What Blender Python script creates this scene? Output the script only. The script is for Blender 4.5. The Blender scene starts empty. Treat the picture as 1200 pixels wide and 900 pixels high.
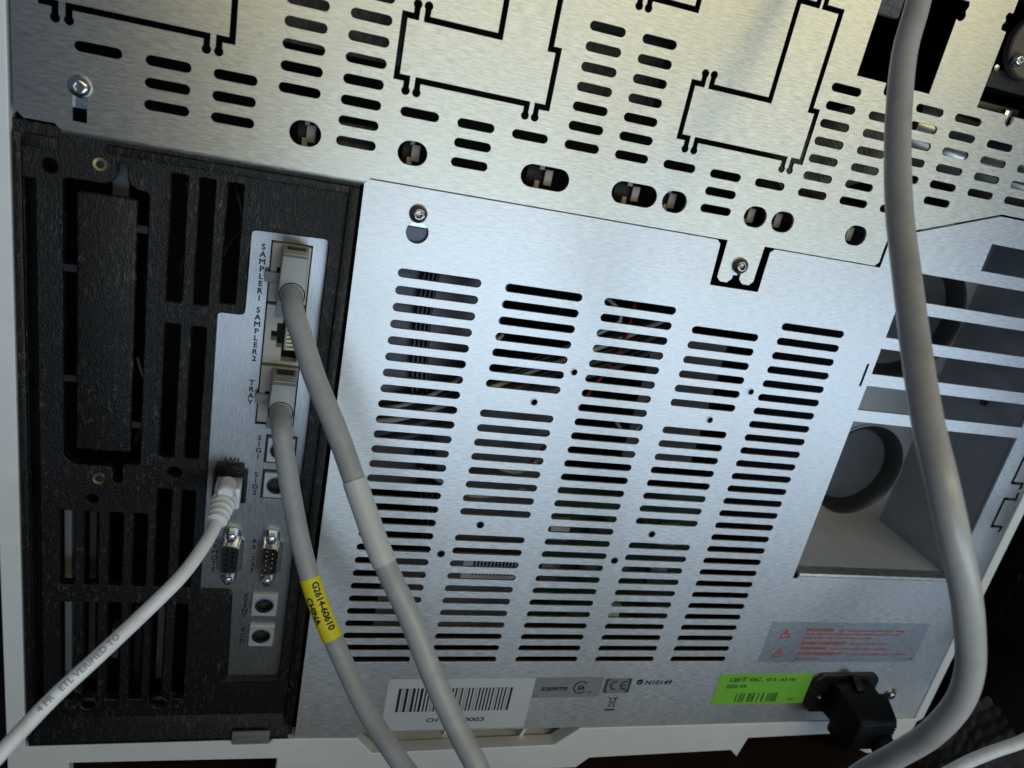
import bpy, bmesh, math, random
from mathutils import Vector, Matrix
from mathutils.geometry import delaunay_2d_cdt
random.seed(7)
S = bpy.context.scene
C = S.collection
MM = 0.001
def W(u, v, d): return Vector((u*MM, d*MM, v*MM))     # panel millimetres: right, up, depth behind the rear panel
# ------------------------------------------------------------------ camera, world, lights, exposure
cd = bpy.data.cameras.new('camera'); cam = bpy.data.objects.new('camera', cd); C.objects.link(cam)
cd.sensor_width = 36; cd.lens = 27; cd.clip_start = 0.01; cd.clip_end = 50
rt = Vector((0.95451161, -0.22430685, 0.19645359)); up = -Vector((0.09950808, -0.381453, -0.91901673)); bk = -Vector((0.28107956, 0.89676086, -0.34178098))
mw = Matrix((rt, up, bk)).transposed().to_4x4(); mw.translation = W(-42.626, 80.894, -336.12); cam.matrix_world = mw
cd.dof.use_dof = True; cd.dof.focus_distance = 0.365; cd.dof.aperture_fstop = 13
S.camera = cam
w = bpy.data.worlds.new('World'); S.world = w; w.use_nodes = True
w.node_tree.nodes['Background'].inputs[0].default_value = (0.42, 0.60, 1.0, 1)
w.node_tree.nodes['Background'].inputs[1].default_value = 0.125
def area(name, loc, target, sx, sy, power, col):
    l = bpy.data.lights.new(name, 'AREA'); l.shape = 'RECTANGLE'; l.size = sx; l.size_y = sy; l.energy = power; l.color = col
    o = bpy.data.objects.new(name, l); C.objects.link(o); o.location = loc
    o.rotation_euler = (Vector(target)-Vector(loc)).to_track_quat('-Z', 'Y').to_euler(); return o
area('window_light', (0.62, -1.05, -0.40), (0.15, 0, -0.05), 1.45, 0.42, 8.0, (0.62, 0.81, 1.0))
area('ceiling_lamp', (0.40, -1.0, 0.46), (0.1, 0, 0.1), 1.4, 0.28, 3.7, (1.0, 0.87, 0.44))
S.view_settings.view_transform = 'Standard'; S.view_settings.look = 'None'; S.view_settings.exposure = 0.1; S.view_settings.gamma = 1
S.render.engine = 'CYCLES'
# ------------------------------------------------------------------ materials
MATS = {}
def nodes(name):
    m = bpy.data.materials.new(name); m.use_nodes = True; MATS[name] = m
    nt = m.node_tree; return m, nt, nt.nodes['Principled BSDF']
def N(nt, t, **k):
    n = nt.nodes.new(t)
    for a, b in k.items(): setattr(n, a, b)
    return n
def noise(nt, scale, vec=(1, 1, 1), detail=4, rough=0.6):
    tc = N(nt, 'ShaderNodeTexCoord'); mp = N(nt, 'ShaderNodeMapping'); mp.inputs['Scale'].default_value = vec
    n = N(nt, 'ShaderNodeTexNoise'); n.inputs['Scale'].default_value = scale; n.inputs['Detail'].default_value = detail; n.inputs['Roughness'].default_value = rough
    nt.links.new(tc.outputs['Object'], mp.inputs[0]); nt.links.new(mp.outputs[0], n.inputs['Vector']); return n
def ramp(nt, src, a, b, lo=0.3, hi=0.7):
    r = N(nt, 'ShaderNodeMapRange'); r.inputs['From Min'].default_value = lo; r.inputs['From Max'].default_value = hi
    r.inputs['To Min'].default_value = a; r.inputs['To Max'].default_value = b; nt.links.new(src, r.inputs['Value']); return r.outputs[0]
def mix(nt, fac, a, b):
    m = N(nt, 'ShaderNodeMix', data_type='RGBA'); m.inputs['A'].default_value = (*a, 1); m.inputs['B'].default_value = (*b, 1)
    nt.links.new(fac, m.inputs['Factor']); return m.outputs['Result']
def plain(name, col, rough=0.5, metal=0, bump=0, bscale=600, var=0.12, coat=0, vscale=60, spec=0.5):
    m, nt, p = nodes(name)
    n = noise(nt, vscale); c2 = [min(1, c*(1+var)) for c in col]; c1 = [c*(1-var) for c in col]
    nt.links.new(mix(nt, ramp(nt, n.outputs[0], 0, 1), c1, c2), p.inputs['Base Color'])
    n2 = noise(nt, vscale*3); nt.links.new(ramp(nt, n2.outputs[0], rough*0.85, min(1, rough*1.15)), p.inputs['Roughness'])
    p.inputs['Metallic'].default_value = metal; p.inputs['Coat Weight'].default_value = coat; p.inputs['Specular IOR Level'].default_value = spec
    if bump:
        n3 = noise(nt, bscale, detail=3); b = N(nt, 'ShaderNodeBump'); b.inputs['Strength'].default_value = bump; b.inputs['Distance'].default_value = 0.0004
        nt.links.new(n3.outputs[0], b.inputs['Height']); nt.links.new(b.outputs[0], p.inputs['Normal'])
    return m
def brushed(name, col, rough, vertical=False, aniso=0.75):
    m, nt, p = nodes(name)
    st = (14, 1, 1) if vertical else (1, 1, 14)
    n1 = noise(nt, 175, tuple(1.0 if s == 1 else 9 for s in st), 3, 0.75)
    n2 = noise(nt, 55, tuple(1.0 if s == 1 else 12 for s in st), 4, 0.6)
    n3 = noise(nt, 9, (1, 1, 1), 3, 0.5)
    mx = N(nt, 'ShaderNodeMath', operation='ADD'); nt.links.new(n1.outputs[0], mx.inputs[0]); nt.links.new(n2.outputs[0], mx.inputs[1])
    n4 = noise(nt, 130, (1, 1, 1), 2, 0.5); n5 = noise(nt, 1500, (0.35, 1, 1), 1, 0.4)
    f = ramp(nt, n1.outputs[0], 0, 1, 0.36, 0.64)
    c = mix(nt, f, [c*0.80 for c in col], [min(1, c*1.16) for c in col])
    # sparse specks of dust and rubbed marks
    sp = N(nt, 'ShaderNodeMath', operation='MULTIPLY'); nt.links.new(ramp(nt, n5.outputs[0], 0, 1, 0.70, 0.76), sp.inputs[0]); nt.links.new(ramp(nt, n4.outputs[0], 0, 0.5, 0.56, 0.70), sp.inputs[1])
    m2 = N(nt, 'ShaderNodeMix', data_type='RGBA'); nt.links.new(sp.outputs[0], m2.inputs['Factor']); nt.links.new(c, m2.inputs['A']); m2.inputs['B'].default_value = (0.92, 0.91, 0.88, 1)
    n6 = noise(nt, 22, (1, 1, 1), 4, 0.65); m3 = N(nt, 'ShaderNodeMix', data_type='RGBA'); nt.links.new(ramp(nt, n6.outputs[0], 0, 0.06, 0.55, 0.75), m3.inputs['Factor']); nt.links.new(m2.outputs['Result'], m3.inputs['A']); m3.inputs['B'].default_value = (0.35, 0.34, 0.33, 1)
    last = m3.outputs['Result']
    for ang, seed in ((0.6, 0.0), (-0.9, 3.0)):
        tc = N(nt, 'ShaderNodeTexCoord'); mp = N(nt, 'ShaderNodeMapping'); mp.inputs['Rotation'].default_value = (0, ang, 0); mp.inputs['Scale'].default_value = (60, 1, 2600); mp.inputs['Location'].default_value = (seed, seed, seed)
        ns = N(nt, 'ShaderNodeTexNoise'); ns.inputs['Scale'].default_value = 1.0; ns.inputs['Detail'].default_value = 1; nt.links.new(tc.outputs['Object'], mp.inputs[0]); nt.links.new(mp.outputs[0], ns.inputs['Vector'])
        mk = noise(nt, 28+seed*4, (1, 1, 1), 2, 0.5); pr = N(nt, 'ShaderNodeMath', operation='MULTIPLY')
        nt.links.new(ramp(nt, ns.outputs[0], 0, 1, 0.70, 0.76), pr.inputs[0]); nt.links.new(ramp(nt, mk.outputs[0], 0, 0.8, 0.58, 0.70), pr.inputs[1])
        mz = N(nt, 'ShaderNodeMix', data_type='RGBA'); nt.links.new(pr.outputs[0], mz.inputs['Factor']); nt.links.new(last, mz.inputs['A']); mz.inputs['B'].default_value = (0.93, 0.92, 0.9, 1); last = mz.outputs['Result']
    nt.links.new(last, p.inputs['Base Color'])
    a = N(nt, 'ShaderNodeMath', operation='ADD'); nt.links.new(ramp(nt, n1.outputs[0], -0.05, 0.05), a.inputs[0]); nt.links.new(ramp(nt, n3.outputs[0], rough-0.015, rough+0.015), a.inputs[1])
    nt.links.new(a.outputs[0], p.inputs['Roughness']); p.inputs['Metallic'].default_value = 1
    p.inputs['Anisotropic'].default_value = aniso; p.inputs['Anisotropic Rotation'].default_value = 0.0 if vertical else 0.25
    tg = N(nt, 'ShaderNodeTangent', direction_type='UV_MAP'); tg.uv_map = 'UVMap'; nt.links.new(tg.outputs[0], p.inputs['Tangent'])
    b = N(nt, 'ShaderNodeBump'); b.inputs['Strength'].default_value = 0.25; b.inputs['Distance'].default_value = 0.0001
    nt.links.new(n1.outputs[0], b.inputs['Height']); nt.links.new(b.outputs[0], p.inputs['Normal']); return m
brushed('brushed_steel', (0.64, 0.64, 0.64), 0.38)
brushed('warm_lit_steel', (0.645, 0.633, 0.57), 0.38)  # upper panel's steel, yellowed: the lamp's warm light is put into its colour
brushed('film_clear', (0.52, 0.545, 0.58), 0.34)
brushed('brushed_plate', (0.52, 0.515, 0.51), 0.44, True, 0.5)
m_, nt_, p_ = nodes('black_plastic')
g1 = noise(nt_, 480, (1.0, 1.0, 0.4), 4, 0.75); g2 = noise(nt_, 35, (1, 1, 1), 4, 0.6); g3 = noise(nt_, 1400, (1, 1, 1), 2, 0.5)
mm = N(nt_, 'ShaderNodeMath', operation='MULTIPLY'); nt_.links.new(ramp(nt_, g1.outputs[0], 0, 1, 0.54, 0.72), mm.inputs[0]); nt_.links.new(ramp(nt_, g2.outputs[0], 0.0, 1, 0.38, 0.68), mm.inputs[1])
nt_.links.new(mix(nt_, mm.outputs[0], (0.0055, 0.0048, 0.0044), (0.15, 0.125, 0.105)), p_.inputs['Base Color'])  # pale flecks: scuffed grain and its specular glints, painted into the base colour
nt_.links.new(ramp(nt_, g2.outputs[0], 0.50, 0.32), p_.inputs['Roughness']); p_.inputs['Specular IOR Level'].default_value = 0.36
ad = N(nt_, 'ShaderNodeMath', operation='ADD'); nt_.links.new(g1.outputs[0], ad.inputs[0]); nt_.links.new(g3.outputs[0], ad.inputs[1])
bb = N(nt_, 'ShaderNodeBump'); bb.inputs['Strength'].default_value = 0.9; bb.inputs['Distance'].default_value = 0.0004; nt_.links.new(ad.outputs[0], bb.inputs['Height']); nt_.links.new(bb.outputs[0], p_.inputs['Normal'])
plain('black_smooth', (0.012, 0.012, 0.014), 0.38)
plain('black_rubber', (0.004, 0.004, 0.0055), 0.5, spec=0.18, bump=0.15, bscale=400)
plain('white_housing', (0.78, 0.80, 0.83), 0.45, bump=0.08, bscale=1200, var=0.04)
def jacket(name, col, dirt, rough, amount):
    m, nt, p = nodes(name)
    g1 = noise(nt, 45, (1, 1, 1), 5, 0.65); g2 = noise(nt, 700, (1, 1, 1), 3, 0.6); g3 = noise(nt, 260, (1, 1, 1), 3, 0.6)
    base = mix(nt, ramp(nt, g3.outputs[0], 0, 1), [c*0.95 for c in col], [min(1, c*1.05) for c in col])
    mx = N(nt, 'ShaderNodeMix', data_type='RGBA'); nt.links.new(ramp(nt, g1.outputs[0], 0, amount, 0.48, 0.78), mx.inputs['Factor']); nt.links.new(base, mx.inputs['A']); mx.inputs['B'].default_value = (*dirt, 1)
    sc = N(nt, 'ShaderNodeMix', data_type='RGBA'); nt.links.new(ramp(nt, g2.outputs[0], 0, 0.5, 0.68, 0.76), sc.inputs['Factor']); nt.links.new(mx.outputs['Result'], sc.inputs['A']); sc.inputs['B'].default_value = (*[c*0.45 for c in dirt], 1)
    nt.links.new(sc.outputs['Result'], p.inputs['Base Color'])
    nt.links.new(ramp(nt, g1.outputs[0], rough-0.06, rough+0.12), p.inputs['Roughness'])
    b = N(nt, 'ShaderNodeBump'); b.inputs['Strength'].default_value = 0.12; b.inputs['Distance'].default_value = 0.0004
    nt.links.new(g3.outputs[0], b.inputs['Height']); nt.links.new(b.outputs[0], p.inputs['Normal'])
jacket('jacket_grey', (0.40, 0.405, 0.41), (0.19, 0.17, 0.15), 0.34, 0.5)
jacket('jacket_beige', (0.45, 0.43, 0.405), (0.22, 0.19, 0.155), 0.30, 0.5)
jacket('jacket_white', (0.86, 0.88, 0.91), (0.36, 0.28, 0.21), 0.36, 0.38)
plain('plug_grey', (0.36, 0.37, 0.38), 0.45, var=0.05, bump=0.1)
plain('jack_cream', (0.46, 0.45, 0.40), 0.45, var=0.05)
plain('wrap_label', (0.60, 0.60, 0.59), 0.35, var=0.05)
plain('steel', (0.55, 0.54, 0.52), 0.22, metal=1)
plain('screw_dark', (0.30, 0.27, 0.24), 0.25, metal=1)
plain('nickel', (0.58, 0.60, 0.64), 0.24, metal=1, var=0.2, vscale=300)
plain('brass', (0.62, 0.48, 0.22), 0.28, metal=1)
plain('gold', (0.45, 0.36, 0.22), 0.35, metal=1)
plain('ink_black', (0.015, 0.015, 0.018), 0.5)
plain('ink_grey', (0.10, 0.10, 0.11), 0.5)
plain('ink_red', (0.42, 0.06, 0.04), 0.5)
plain('ink_pink', (0.50, 0.20, 0.18), 0.5)
plain('ink_faint', (0.34, 0.34, 0.38), 0.6)
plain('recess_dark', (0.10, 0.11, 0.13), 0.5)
plain('bar_grey', (0.36, 0.37, 0.40), 0.5)
plain('paper_white', (0.58, 0.60, 0.63), 0.4, var=0.03)
plain('film_grey', (0.25, 0.26, 0.29), 0.35, var=0.05)
plain('disc_dark', (0.075, 0.085, 0.105), 0.5)
plain('socket_steel', (0.62, 0.63, 0.65), 0.42, metal=0.55, var=0.06)
plain('ring_rubber', (0.022, 0.022, 0.024), 0.42)
plain('film_silver', (0.48, 0.50, 0.52), 0.35, metal=0.7, var=0.08)
plain('label_green', (0.21, 0.55, 0.06), 0.4, var=0.04)
plain('label_yellow', (0.85, 0.72, 0.02), 0.4, var=0.04)
plain('clip_grey', (0.20, 0.20, 0.215), 0.45)
plain('fin_grey', (0.40, 0.41, 0.44), 0.4)
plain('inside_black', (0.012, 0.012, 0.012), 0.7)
plain('duct_grey', (0.33, 0.35, 0.39), 0.5, var=0.08, bump=0.2, bscale=500)
plain('floor_grey', (0.52, 0.56, 0.64), 0.5, var=0.06, bump=0.3, bscale=700)
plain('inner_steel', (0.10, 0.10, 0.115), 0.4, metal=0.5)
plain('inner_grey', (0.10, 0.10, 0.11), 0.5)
plain('foam', (0.10, 0.10, 0.095), 0.9, bump=1.0, bscale=500, var=0.5, vscale=400)
plain('hose_pale', (0.45, 0.42, 0.34), 0.5)
plain('tube_silver', (0.55, 0.54, 0.50), 0.3, metal=0.8)
plain('bracket_tan', (0.42, 0.39, 0.33), 0.5)
plain('disc_brown', (0.09, 0.075, 0.06), 0.4)
plain('wire_white', (0.6, 0.6, 0.6), 0.4)
plain('wire_red', (0.35, 0.02, 0.02), 0.4)
plain('wire_black', (0.02, 0.02, 0.02), 0.35)
plain('board_green', (0.008, 0.035, 0.022), 0.4)
plain('dark_wood', (0.022, 0.012, 0.008), 0.55, var=0.4, vscale=30)
plain('wall_dark', (0.03, 0.03, 0.032), 0.9)
m_, nt_, p_ = nodes('clear_film'); p_.inputs['Base Color'].default_value = (0.9, 0.9, 0.9, 1); p_.inputs['Roughness'].default_value = 0.08; p_.inputs['Transmission Weight'].default_value = 0.97; p_.inputs['IOR'].default_value = 1.35
n_ = noise(nt_, 160); b_ = N(nt_, 'ShaderNodeBump'); b_.inputs['Strength'].default_value = 0.8; b_.inputs['Distance'].default_value = 0.001; nt_.links.new(n_.outputs[0], b_.inputs['Height']); nt_.links.new(b_.outputs[0], p_.inputs['Normal'])
# ------------------------------------------------------------------ object helpers
def link(name, me, mat, parent=None):
    me.name = name
    if mat: me.materials.clear(); me.materials.append(MATS[mat])
    o = bpy.data.objects.new(name, me); C.objects.link(o)
    if parent is not None:
        o.parent = parent
        if parent.type == 'EMPTY': o.matrix_parent_inverse = Matrix.Translation(-parent.location)
    return o
def tag(o, label, cat, group=None):
    o['label'] = label; o['category'] = cat
    if group: o['group'] = group
    return o
def thing(name, label, cat, loc, group=None):
    o = bpy.data.objects.new(name, None); C.objects.link(o); o.location = loc; o.empty_display_size = 0.02
    return tag(o, label, cat, group)
def smooth(me, ang=35):
    me.shade_smooth(); me.set_sharp_from_angle(angle=math.radians(ang)); return me
def uvs(me):
    l = me.uv_layers.new(name='UVMap')
    for lp in me.loops:
        c = me.vertices[lp.vertex_index].co; l.data[lp.index].uv = (c.x*4+0.3*c.y, c.z*4+0.7*c.y)
def clean(pl):
    o = []
    for p in pl:
        if not o or (abs(p[0]-o[-1][0])+abs(p[1]-o[-1][1])) > 1e-4: o.append((p[0], p[1]))
    if abs(o[0][0]-o[-1][0])+abs(o[0][1]-o[-1][1]) < 1e-4: o.pop()
    return o
def inset(pl, k):
    """move a counter-clockwise loop inwards by k (negative: outwards)"""
    o = []; L = len(pl)
    for i in range(L):
        p = Vector(pl[i]); d0 = (p-Vector(pl[i-1])).normalized(); d1 = (Vector(pl[(i+1) % L])-p).normalized()
        m = (Vector((-d0.y, d0.x))+Vector((-d1.y, d1.x)))/2; m = m/max(m.length_squared, 0.3); q = p+m*k; o.append((q.x, q.y))
    return o
def sheet_mesh(outline, holes, d0, d1, bev=0.0):
    """flat plate in the u-v plane between depths d0 (front) and d1, with real cut-outs and chamfered front edges"""
    area_ = lambda pl: sum(pl[i-1][0]*pl[i][1]-pl[i][0]*pl[i-1][1] for i in range(len(pl)))
    loops = []
    for n, pl in enumerate([outline]+list(holes)):
        pl = clean(pl)
        if area_(pl) < 0: pl = pl[::-1]
        loops.append((pl, inset(pl, bev if n == 0 else -bev) if bev else pl))
    front, ids = [], []
    for pl, fl in loops: ids.append(list(range(len(front), len(front)+len(fl)))); front += fl
    vs, es, fs, ov, oe, of = delaunay_2d_cdt([Vector(p) for p in front], [], ids, 2, 1e-5)
    assert len(vs) == len(front), (len(vs), len(front))
    n = len(vs); inv = [0]*n
    for i, o in enumerate(ov): inv[o[0]] = i
    V = [W(p.x, p.y, d0) for p in vs]+[W(p[0], p[1], d0+bev) for pl, fl in loops for p in pl]+[W(p[0], p[1], d1) for pl, fl in loops for p in pl]
    F = [tuple(f) for f in fs]
    back = {inv[i]: 2*n+i for i in range(n)}
    F += [tuple(back[i] for i in reversed(f)) for f in fs]
    for k, idl in enumerate(ids):
        L = len(idl)
        for i in range(L):
            a, b = idl[i], idl[(i+1) % L]
            q1 = (inv[a], n+a, n+b, inv[b]); q2 = (n+a, 2*n+a, 2*n+b, n+b)
            if k: q1 = q1[::-1]; q2 = q2[::-1]
            if bev: F.append(q1)
            else: q2 = (inv[a], 2*n+a, 2*n+b, inv[b]); q2 = q2[::-1] if k else q2
            F.append(q2)
    me = bpy.data.meshes.new('s'); me.from_pydata(V, [], F); me.update()
    bm = bmesh.new(); bm.from_mesh(me); bmesh.ops.delete(bm, geom=[v for v in bm.verts if not v.link_faces], context='VERTS'); bmesh.ops.recalc_face_normals(bm, faces=bm.faces); bm.to_mesh(me); bm.free()
    uvs(me); return me
def sheet(name, outline, holes, d0, d1, mat, parent, bev=0.0): return link(name, sheet_mesh(outline, holes, d0, d1, bev), mat, parent)
def stadium(u0, u1, vc, h, n=7):
    r = h/2; o = []
    for k in range(n+1): a = -math.pi/2+math.pi*k/n; o.append((u1-r+r*math.cos(a), vc+r*math.sin(a)))
    for k in range(n+1): a = math.pi/2+math.pi*k/n; o.append((u0+r+r*math.cos(a), vc+r*math.sin(a)))
    return o
def circle(cu_, cv, r, n=24): return [(cu_+r*math.cos(2*math.pi*k/n), cv+r*math.sin(2*math.pi*k/n)) for k in range(n)]
def rect(u0, u1, v0, v1): return [(u0, v0), (u1, v0), (u1, v1), (u0, v1)]
def rounded(pts, r, n=4):
    o = []; L = len(pts)
    for i in range(L):
        a, b, c = Vector(pts[i-1]), Vector(pts[i]), Vector(pts[(i+1) % L])
        e1 = (a-b).normalized(); e2 = (c-b).normalized(); rr = min(r, (a-b).length*0.45, (c-b).length*0.45)
        p, q = b+e1*rr, b+e2*rr
        for k in range(n+1):
            t = k/n; x = p*(1-t)**2+b*2*t*(1-t)+q*t*t; o.append((x.x, x.y))
    return o
def cutline(pts, wd=2.2, rb=1.65, b0=True, b1=True):
    """closed outline of a slot cut along a polyline, with round drilled ends"""
    P = [Vector(p) for p in pts]; h = wd/2; L, R = [], []
    for i, p in enumerate(P):
        d0 = (p-P[i-1]).normalized() if i > 0 else (P[1]-p).normalized()
        d1 = (P[i+1]-p).normalized() if i < len(P)-1 else d0
        n0, n1 = Vector((-d0.y, d0.x)), Vector((-d1.y, d1.x)); m = (n0+n1)/2; m = m/max(m.length_squared, 0.2)
        L.append(p+m*h); R.append(p-m*h)
    def blob(c, d):
        a0 = math.asin(h/rb); base = math.atan2(d.y, d.x)   # d points outward
        return [(c.x+rb*math.cos(base+t), c.y+rb*math.sin(base+t)) for t in [(-(math.pi-a0))+(2*(math.pi-a0))*k/12 for k in range(13)]]
    o = []
    if b0:
        b = blob(P[0], (P[0]-P[1]).normalized()); o += b
        Lm = L[1:]; Rm = R[1:]
    else: o += [tuple(R[0])][:0]; Lm = L; Rm = R
    # blob runs right-hand to left-hand side seen outward: next follow the right side of travel
    body_r = [tuple(x) for x in Rm]; body_l = [tuple(x) for x in Lm]
    if b1: body_r = body_r[:-1]; body_l = body_l[:-1]
    o += body_r
    if b1: o += blob(P[-1], (P[-1]-P[-2]).normalized())
    o += body_l[::-1]
    return o
class MB:
    def __init__(s): s.bm = bmesh.new()
    def box(s, u0, u1, v0, v1, d0, d1, bev=0.0, seg=2, taper=None):
        vs = []
        for d in (d0, d1):
            for (u, v) in ((u0, v0), (u1, v0), (u1, v1), (u0, v1)):
                if taper and d == d0: u = (u0+u1)/2+(u-(u0+u1)/2)*taper[0]; v = (v0+v1)/2+(v-(v0+v1)/2)*taper[1]
                vs.append(s.bm.verts.new(W(u, v, d)))
        fs = [s.bm.faces.new([vs[i] for i in f]) for f in ((0, 1, 2, 3), (7, 6, 5, 4), (0, 4, 5, 1), (1, 5, 6, 2), (2, 6, 7, 3), (3, 7, 4, 0))]
        if bev: bmesh.ops.bevel(s.bm, geom=list({e for f in fs for e in f.edges}), offset=bev*MM, segments=seg, profile=0.5, affect='EDGES')
        return s
    def hexa(s, c, bev=0.0):
        vs = [s.bm.verts.new(W(*p)) for p in c]
        fs = [s.bm.faces.new([vs[i] for i in f]) for f in ((0, 1, 2, 3), (7, 6, 5, 4), (0, 4, 5, 1), (1, 5, 6, 2), (2, 6, 7, 3), (3, 7, 4, 0))]
        if bev: bmesh.ops.bevel(s.bm, geom=list({e for f in fs for e in f.edges}), offset=bev*MM, segments=2, profile=0.5, affect='EDGES')
        return s
    def lathe(s, u, v, prof, n=32, lobes=None):
        rings = []
        for i, (r, d) in enumerate(prof):
            if r <= 1e-6: rings.append([s.bm.verts.new(W(u, v, d))]); continue
            k = 0.14 if lobes and i in lobes else 0
            rings.append([s.bm.verts.new(W(u+r*(1+k*math.cos(12*math.pi*j/n))*math.cos(2*math.pi*j/n), v+r*(1+k*math.cos(12*math.pi*j/n))*math.sin(2*math.pi*j/n), d)) for j in range(n)])
        for a, b in zip(rings, rings[1:]):
            for j in range(n):
                k = (j+1) % n
                if len(a) == 1 and len(b) == 1: continue
                if len(a) == 1: s.bm.faces.new((a[0], b[j], b[k]))
                elif len(b) == 1: s.bm.faces.new((a[j], b[0], a[k]))
                else: s.bm.faces.new((a[j], b[j], b[k], a[k]))
        return s
    def tube(s, path, rad, n=20, cap=True):
        T = frames(path); rings = []
        for i, (c, t, a, b) in enumerate(T):
            r = (rad(i/(len(T)-1)) if callable(rad) else rad)*MM
            rings.append([s.bm.verts.new(c+a*(r*math.cos(2*math.pi*j/n))+b*(r*math.sin(2*math.pi*j/n))) for j in range(n)])
        for a, b in zip(rings, rings[1:]):
            for j in range(n): k = (j+1) % n; s.bm.faces.new((a[j], a[k], b[k], b[j]))
        if cap: s.bm.faces.new(rings[0][::-1]); s.bm.faces.new(rings[-1])
        return s
    def mesh(s, ang=35):
        bmesh.ops.recalc_face_normals(s.bm, faces=s.bm.faces)
        me = bpy.data.meshes.new('m'); s.bm.to_mesh(me); s.bm.free(); smooth(me, ang); uvs(me); return me
    def build(s, name, mat, parent=None, ang=35): return link(name, s.mesh(ang), mat, parent)
def spline(pts, step=2.0):
    P = [W(*p) for p in pts]; P = [P[0]*2-P[1]]+P+[P[-1]*2-P[-2]]; o = []
    for i in range(1, len(P)-2):
        p0, p1, p2, p3 = P[i-1:i+3]; n = max(2, int((p2-p1).length/(step*MM)))
        for k in range(n):
            t = k/n
            o.append(0.5*((2*p1)+(p2-p0)*t+(2*p0-5*p1+4*p2-p3)*t*t+(3*p1-p0-3*p2+p3)*t**3))
    o.append(P[-2]); return o
REF = Vector((-0.25, -0.86, 0.42)).normalized()
def frames(path, ref=REF):
    o = []; n = len(path); a = None
    for i, c in enumerate(path):
        t = (path[min(i+1, n-1)]-path[max(i-1, 0)]).normalized()
        if a is None: a = ref-t*ref.dot(t)
        else: a = a-t*a.dot(t)
        a.normalize(); o.append((c, t, a.copy(), t.cross(a)))
    return o
def text_mesh(body, size, align='CENTER', line=1.0, shear=0.0, space=1.0, bold=0.0):
    cu = bpy.data.curves.new('t', 'FONT'); cu.body = body; cu.size = size; cu.align_x = align; cu.space_line = line; cu.shear = shear; cu.space_character = space; cu.offset = bold; cu.resolution_u = 3
    ob = bpy.data.objects.new('t', cu); me = bpy.data.meshes.new_from_object(ob); bpy.data.objects.remove(ob); bpy.data.curves.remove(cu); return me
def stamp(me, b, f):
    """thicken thin letter strokes by overlaying shifted copies"""
    V = []; F = []; base = [q.co.copy() for q in me.vertices]; polys = [tuple(p.vertices) for p in me.polygons]
    for k, (dx, dy) in enumerate(((0, 0), (1, 0.3), (-1, -0.3), (0.3, 1), (-0.3, -1), (0.7, 0.7), (-0.7, -0.7), (0.7, -0.7), (-0.7, 0.7))):
        n = len(V); V += [f(q.x+dx*b, q.y+dy*b, k) for q in base]; F += [tuple(i+n for i in p) for p in polys]
    m2 = bpy.data.meshes.new('t'); m2.from_pydata(V, [], F); m2.update(); bpy.data.meshes.remove(me); return m2
def text(body, u, v, d, size, mat, parent, align='CENTER', line=1.0, sx=1.0, shear=0.0, bold=0.0, name='lettering', width=None):
    me = text_mesh(body, size, align, line, shear, 1.0)
    if width:
        xs = [q.co.x for q in me.vertices]; sx = width/(max(xs)-min(xs))
    return link(name, stamp(me, bold or size*0.028, lambda x, y, k: W(u+x*sx, v+y, d-0.004*k)), mat, parent)
def text_on(path, body, s0, size, r, off, mat, parent, name='lettering', rev=False, ref=REF, bold=0.0):
    """lettering that wraps a round cable"""
    pts = path[::-1] if rev else path; acc = [0]
    for a, b in zip(pts, pts[1:]): acc.append(acc[-1]+(b-a).length/MM)
    me = text_mesh(body, size, 'LEFT')
    bm = bmesh.new(); bm.from_mesh(me); bmesh.ops.triangulate(bm, faces=bm.faces)
    for _ in range(5):
        es = [e for e in bm.edges if e.calc_length() > 0.7]
        if not es: break
        bmesh.ops.subdivide_edges(bm, edges=es, cuts=1); bmesh.ops.triangulate(bm, faces=bm.faces)
    bm.to_mesh(me); bm.free()
    def place(x, y, k):
        s = min(max(s0+x, 0), acc[-1]-1e-3); i = max(k_ for k_ in range(len(acc)-1) if acc[k_] <= s); f = (s-acc[i])/(acc[i+1]-acc[i])
        c = pts[i].lerp(pts[i+1], f); t = (pts[i+1]-pts[i]).normalized(); e1 = (ref-t*ref.dot(t)).normalized(); e2 = e1.cross(t)
        a = (y+off)/r; return c+(e1*math.cos(a)+e2*math.sin(a))*((r+0.06+0.004*k)*MM)
    return link(name, stamp(me, bold or size*0.025, place), mat, parent)
def bars(name, u0, u1, v0, v1, d, spec, mat, parent):
    tot = sum(a for a, _ in spec); m = MB(); x = u0
    for wd, on in spec:
        x2 = x+wd*(u1-u0)/tot
        if on: m.box(x, x2, v0, v1, d-0.03, d)
        x = x2
    return m.build(name, mat, parent)
# ------------------------------------------------------------------ setting
def plane_box(name, u0, u1, v0, v1, d0, d1, mat, kind='structure'):
    o = MB().box(u0, u1, v0, v1, d0, d1).build(name, mat); o['kind'] = kind; return o
plane_box('tabletop', -900, 1500, -345, -312, -600, 900, 'dark_wood')
plane_box('wall', -900, 1500, -1000, 1500, 905, 945, 'wall_dark')
# ------------------------------------------------------------------ the instrument
G = thing('gas_chromatograph', 'brushed steel back of a laboratory instrument with vent slots and connector strip', 'instrument', W(130, -311, 150))
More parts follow.
